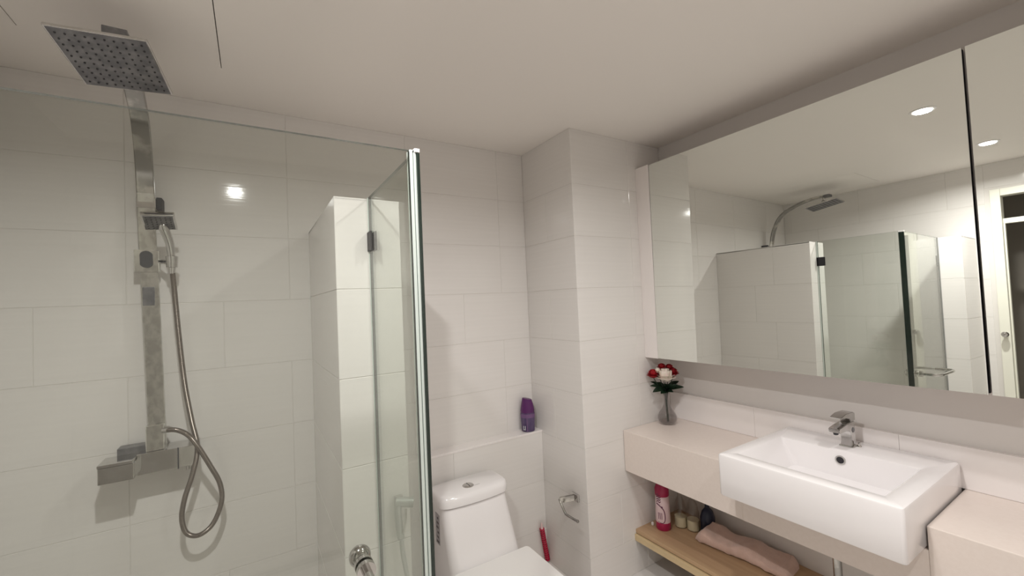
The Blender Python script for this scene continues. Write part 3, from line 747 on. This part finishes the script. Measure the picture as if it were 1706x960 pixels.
wrap(bm, [(-.9, .155), (-.5, .148), (-.1, .135), (.15, .12), (.28, .095), (.25, .065), (.05, .05), (-.3, .047), (-.7, .052)], .0028, rc * .96)
sphere(bm, cpt(-.12, .138, rc * .95), .0055)
obj('swirl_print', bm, M_plum, t, smooth=True)
bm = B()
for k in range(4):
    wrap(bm, [(-.95, .163 + .013 * k), (-.70, .172 + .013 * k), (-.45, .163 + .013 * k), (-.25, .170 + .013 * k)], .0024, rc * .925)
for k in range(3):
    wrap(bm, [(-.62 + .22 * k, .068), (-.60 + .22 * k, .085), (-.63 + .22 * k, .105)], .0018, rc * .975)
obj('lettering', bm, M_plum, t, smooth=True, kind='stuff')

# two glass bottles with cream contents, a navy bottle, a small white cap
def bottle(pos, lb, tint=0, h=.21, fill=.062, r=.035):
    c = P(*pos); t = empty('glass_bottle', c, lb, 'bottle', 'bottles on the pine shelf')
    bm = B(); lathe(bm, c, [(r * .9, 0), (r, .004), (r, h * .5), (r * .75, h * .72), (r * .35, h * .86), (r * .35, h)], 24); obj('bottle_wall', bm, M_bottleglass, t, smooth=True)
    bm = B(); lathe(bm, c, [(r * .86, .003), (r * .965, .007), (r * .965, fill)], 24); obj('contents', bm, M_cream, t, smooth=True)
    bm = B(); lathe(bm, c, [(r * .42, h), (r * .42, h + .018)], 18); obj('stopper', bm, M_nozzle, t, smooth=True)
bottle((2.725, 2.125, SZ), 'clear bottle with cream contents right beside the pink spray can')
bottle((2.755, 2.040, SZ), 'clear bottle with cream contents beside the navy bottle')
c = P(2.815, 1.960, SZ)
t = empty('navy_bottle', c, 'dark navy bottle behind the end of the folded towel', 'bottle', 'bottles on the pine shelf')
bm = B(); lathe(bm, c, [(.040, 0), (.046, .006), (.047, .085), (.034, .12), (.015, .14)], 24, sy=.8); obj('bottle_body', bm, M_navy, t, smooth=True)
bm = B(); lathe(bm, c, [(.013, .14), (.013, .165), (.009, .17)], 18); obj('neck_cap', bm, M_navy, t, smooth=True)
c = P(2.57, 2.262, SZ)
bm = B(); lathe(bm, c, [(.007, 0), (.009, .006), (.008, .014), (.003, .018)], 14)
o = obj('bottle_cap', bm, M_plastic, None, smooth=True, origin=c); tag(o, 'tiny white cap standing left of the pink spray can', 'cap')

# folded towel
from mathutils import noise as mn
bm = B(); N1, N2 = 72, 26
p0 = P(2.735, 1.965, SZ); p1 = P(2.80, 1.375, SZ)
ax_ = (p1 - p0).normalized(); ay_ = Vector((-ax_.y, ax_.x, 0)); Lt = (p1 - p0).length
rings = []
for i in range(N1 + 1):
    s = i / N1; u = s * Lt
    e = min(1, (s / .10)) ** .5 if s < .10 else (min(1, ((1 - s) / .06)) ** .5 if s > .94 else 1)
    e = max(e, .05)
    wv = .088 * (.72 + .28 * e) * (1 + .05 * sin(9 * s)); hh = (.070 - .022 * s + .008 * sin(11 * s + 1)) * e
    ring = []
    for j in range(N2):
        a = 2 * pi * j / N2
        cx_ = abs(cos(a)) ** .55 * (1 if cos(a) >= 0 else -1); sy_ = abs(sin(a)) ** .6 * (1 if sin(a) >= 0 else -1)
        y = wv * cx_; z = hh * .5 * sy_ + hh * .5
        p = p0 + ax_ * u + ay_ * y
        if z > .01:
            q = Vector((u * 17, y * 26, z * 8)); z += .011 * mn.noise(q) * e + .010 * math.exp(-((y - .012 * sin(u * 14) - .01) / .012) ** 2) * e * (-1) + .004 * mn.noise(q * 3)
            p += ay_ * (.006 * mn.noise(q * 1.3 + Vector((5, 1, 2))))
        z = max(z, .0005 if sy_ < -.5 else z)
        p.z = p0.z + max(z, .0004); ring.append(p)
    rings.append(ring)
loft(bm, rings)
o = obj('folded_towel', bm, M_towel, None, smooth=True, origin=p0); tag(o, 'folded dusty pink towel lying on the pine shelf', 'towel')

# ------------------------------------------------------------------ vase and roses
c = P(2.725, 2.195, CT)
t = empty('flower_vase', c, 'small smoky glass bud vase standing on the counter by the pillar', 'vase')
bm = B()
k = 1.0
outer = [(.026, .0), (.040, .003), (.053, .014), (.0585, .032), (.056, .050), (.045, .072), (.029, .095), (.018, .122), (.0155, .148), (.017, .168), (.024, .190)]
lathe(bm, c, outer, 32, cap=False)
inner = [(r - .0022, z + (.004 if z < .03 else 0)) for r, z in outer]
lathe(bm, c, [(.0005, .004)] + inner[1:], 32, cap=False)
lathe(bm, c, [(.0005, 0), (.026, 0)], 32, cap=False); lathe(bm, c, [outer[-1], inner[-1]], 32, cap=False)
bmesh.ops.remove_doubles(bm, verts=bm.verts, dist=1e-5); bmesh.ops.recalc_face_normals(bm, faces=bm.faces)
obj('vase_wall', bm, M_vase, t, smooth=True)
bm = B(); lathe(bm, c, [(.037, .006), (.050, .015), (.0555, .032), (.0535, .046)], 28); obj('water', bm, M_water, t, smooth=True)
dv = Vector((-sin(YAW), -cos(YAW), 0))   # towards the viewer
def fp(dx, z_, dy=0.0): return c + r0 * dx + dv * dy + Vector((0, 0, z_))
def rose(name_mat, dx, z_, r, label, dy=0.0, stem_to=(0.004, .012)):
    q = fp(dx, z_, dy)
    f = empty('rose', q, label, 'flower', 'artificial roses in the glass vase')
    bm = B()
    rnd = random.Random(int(dx * 1e4) + int(z_ * 1e3))
    for ringi, (rad, hgt, np_, tilt) in enumerate(((.30, .95, 4, .15), (.58, .75, 5, .45), (.88, .48, 6, .85), (1.0, .20, 7, 1.2))):
        for m in range(np_):
            a = 2 * pi * (m + .5 * ringi) / np_ + rnd.uniform(-.2, .2)
            out = Vector((cos(a), sin(a), 0)); sd = Vector((-sin(a), cos(a), 0))
            n1, n2 = 4, 5
            grid = []
            for i in range(n1 + 1):
                row = []
                for j in range(n2 + 1):
                    v = i / n1; s = (j / n2 - .5) * 2
                    wdt = r * (.62 if ringi else .4) * sin(min(1, .25 + v * .9) * pi * .62) * s
                    rr_ = r * rad * (.35 + .65 * v ** .7) - .25 * r * rad * s * s + (r * .12 * (v ** 4) if ringi > 1 else 0)
                    hh_ = r * (-.45 + v * (hgt + .45)) - (r * .22 * v ** 5 if ringi > 1 else 0)
                    row.append(bm.verts.new(q + out * rr_ + sd * wdt + Vector((0, 0, hh_))))
                grid.append(row)
            for i in range(n1):
                for j in range(n2): bm.faces.new((grid[i][j], grid[i][j + 1], grid[i + 1][j + 1], grid[i + 1][j]))
    sphere(bm, q + Vector((0, 0, -r * .05)), r * .55, (1, 1, .9), 12)
    obj('petals', bm, name_mat, f, smooth=True)
    bm = B(); tube(bm, [q + Vector((0, 0, -r * .4)), fp(dx * .45, z_ - .09, dy * .4), fp(stem_to[0] * .5, .150), fp(stem_to[0], stem_to[1])], .0026, 6, 5)
    for m in range(4):
        a = m * pi / 2 + .4; e_ = q + Vector((cos(a) * r * .8, sin(a) * r * .8, -r * .30)); b0 = q + Vector((0, 0, -r * .5))
        sd = (e_ - b0).cross(Z_).normalized() * (r * .22)
        f4 = [bm.verts.new(p) for p in (b0, (b0 + e_) / 2 + sd, e_, (b0 + e_) / 2 - sd)]; bm.faces.new(f4)
    obj('stem', bm, M_stem, f, smooth=True)
rose(M_white_petal, -.008, .290, .054, 'large cream white rose at the front of the vase bunch', .030, (.004, .014))
rose(M_red, -.073, .300, .036, 'red rose on the left side of the cream rose', .0, (-.002, .012))
rose(M_red, -.014, .338, .030, 'red rose at the top middle of the vase bunch', -.01, (.0, .012))
rose(M_red, .030, .334, .029, 'upper red rose on the right side of the bunch', -.005, (.006, .013))
rose(M_red, .046, .308, .033, 'lower red rose on the right side of the bunch', .012, (.008, .014))
rose(M_white_petal, -.045, .322, .022, 'small pale pink rosebud between two red roses', .004, (.001, .013))
lv = empty('leaf_spray', fp(0, .22), 'dark green leaves spreading below the roses in the vase', 'leaves')
def leaf(base, tip, wd, curl=.0, bm=None):
    new = bm is None
    if new: bm = B()
    d_ = tip - base; L_ = d_.length; d_.normalize(); sd = d_.cross(Vector((0, 0, 1)) + dv * .9).normalized(); nn = sd.cross(d_)
    rows = []
    for i in range(9):
        v = i / 8; w_ = wd * sin(pi * min(1, .04 + v * .96)) ** .8 * (1 - .25 * v)
        cpt_ = base + d_ * (L_ * v) + nn * (curl * sin(pi * v)) - Vector((0, 0, curl * v * v))
        rows.append([bm.verts.new(cpt_ + sd * (w_ * s) + nn * (abs(s) * w_ * .25)) for s in (-1, -.5, 0, .5, 1)])
    for i in range(8):
        for j in range(4): bm.faces.new((rows[i][j], rows[i][j + 1], rows[i + 1][j + 1], rows[i + 1][j]))
    bmesh.ops.solidify(bm, geom=list(bm.faces), thickness=.0008)
    obj('leaf', bm, M_leaf, lv, smooth=True)
cen = fp(0, .235)
for (tx, tz, ty, wd) in ((.107, .228, .02, .013), (.085, .262, .0, .013), (.060, .250, .04, .014), (-.092, .207, .03, .016), (-.098, .240, .0, .012), (-.088, .262, -.02, .011),
                         (-.050, .200, .05, .015), (.030, .205, .045, .013), (-.030, .262, .05, .016), (.020, .258, .055, .016), (0, .225, -.05, .015), (.05, .23, -.05, .014), (-.05, .25, -.04, .015), (.012, .236, .060, .018), (-.015, .232, .058, .018)):
    leaf(fp(tx * .12, .190 + .03 * random.random(), ty * .2), fp(tx, tz, ty), wd * 1.35, .006)
bm = B()
for k in range(5): tube(bm, [fp(.02 * (k - 2) * .5, .235), fp(.003 * (k - 2), .17), fp(.002 * (k - 2), .10), fp(.004 + .002 * (k - 2), .014)], .0022, 6, 4)
obj('stalks', bm, M_stem, lv, smooth=True)
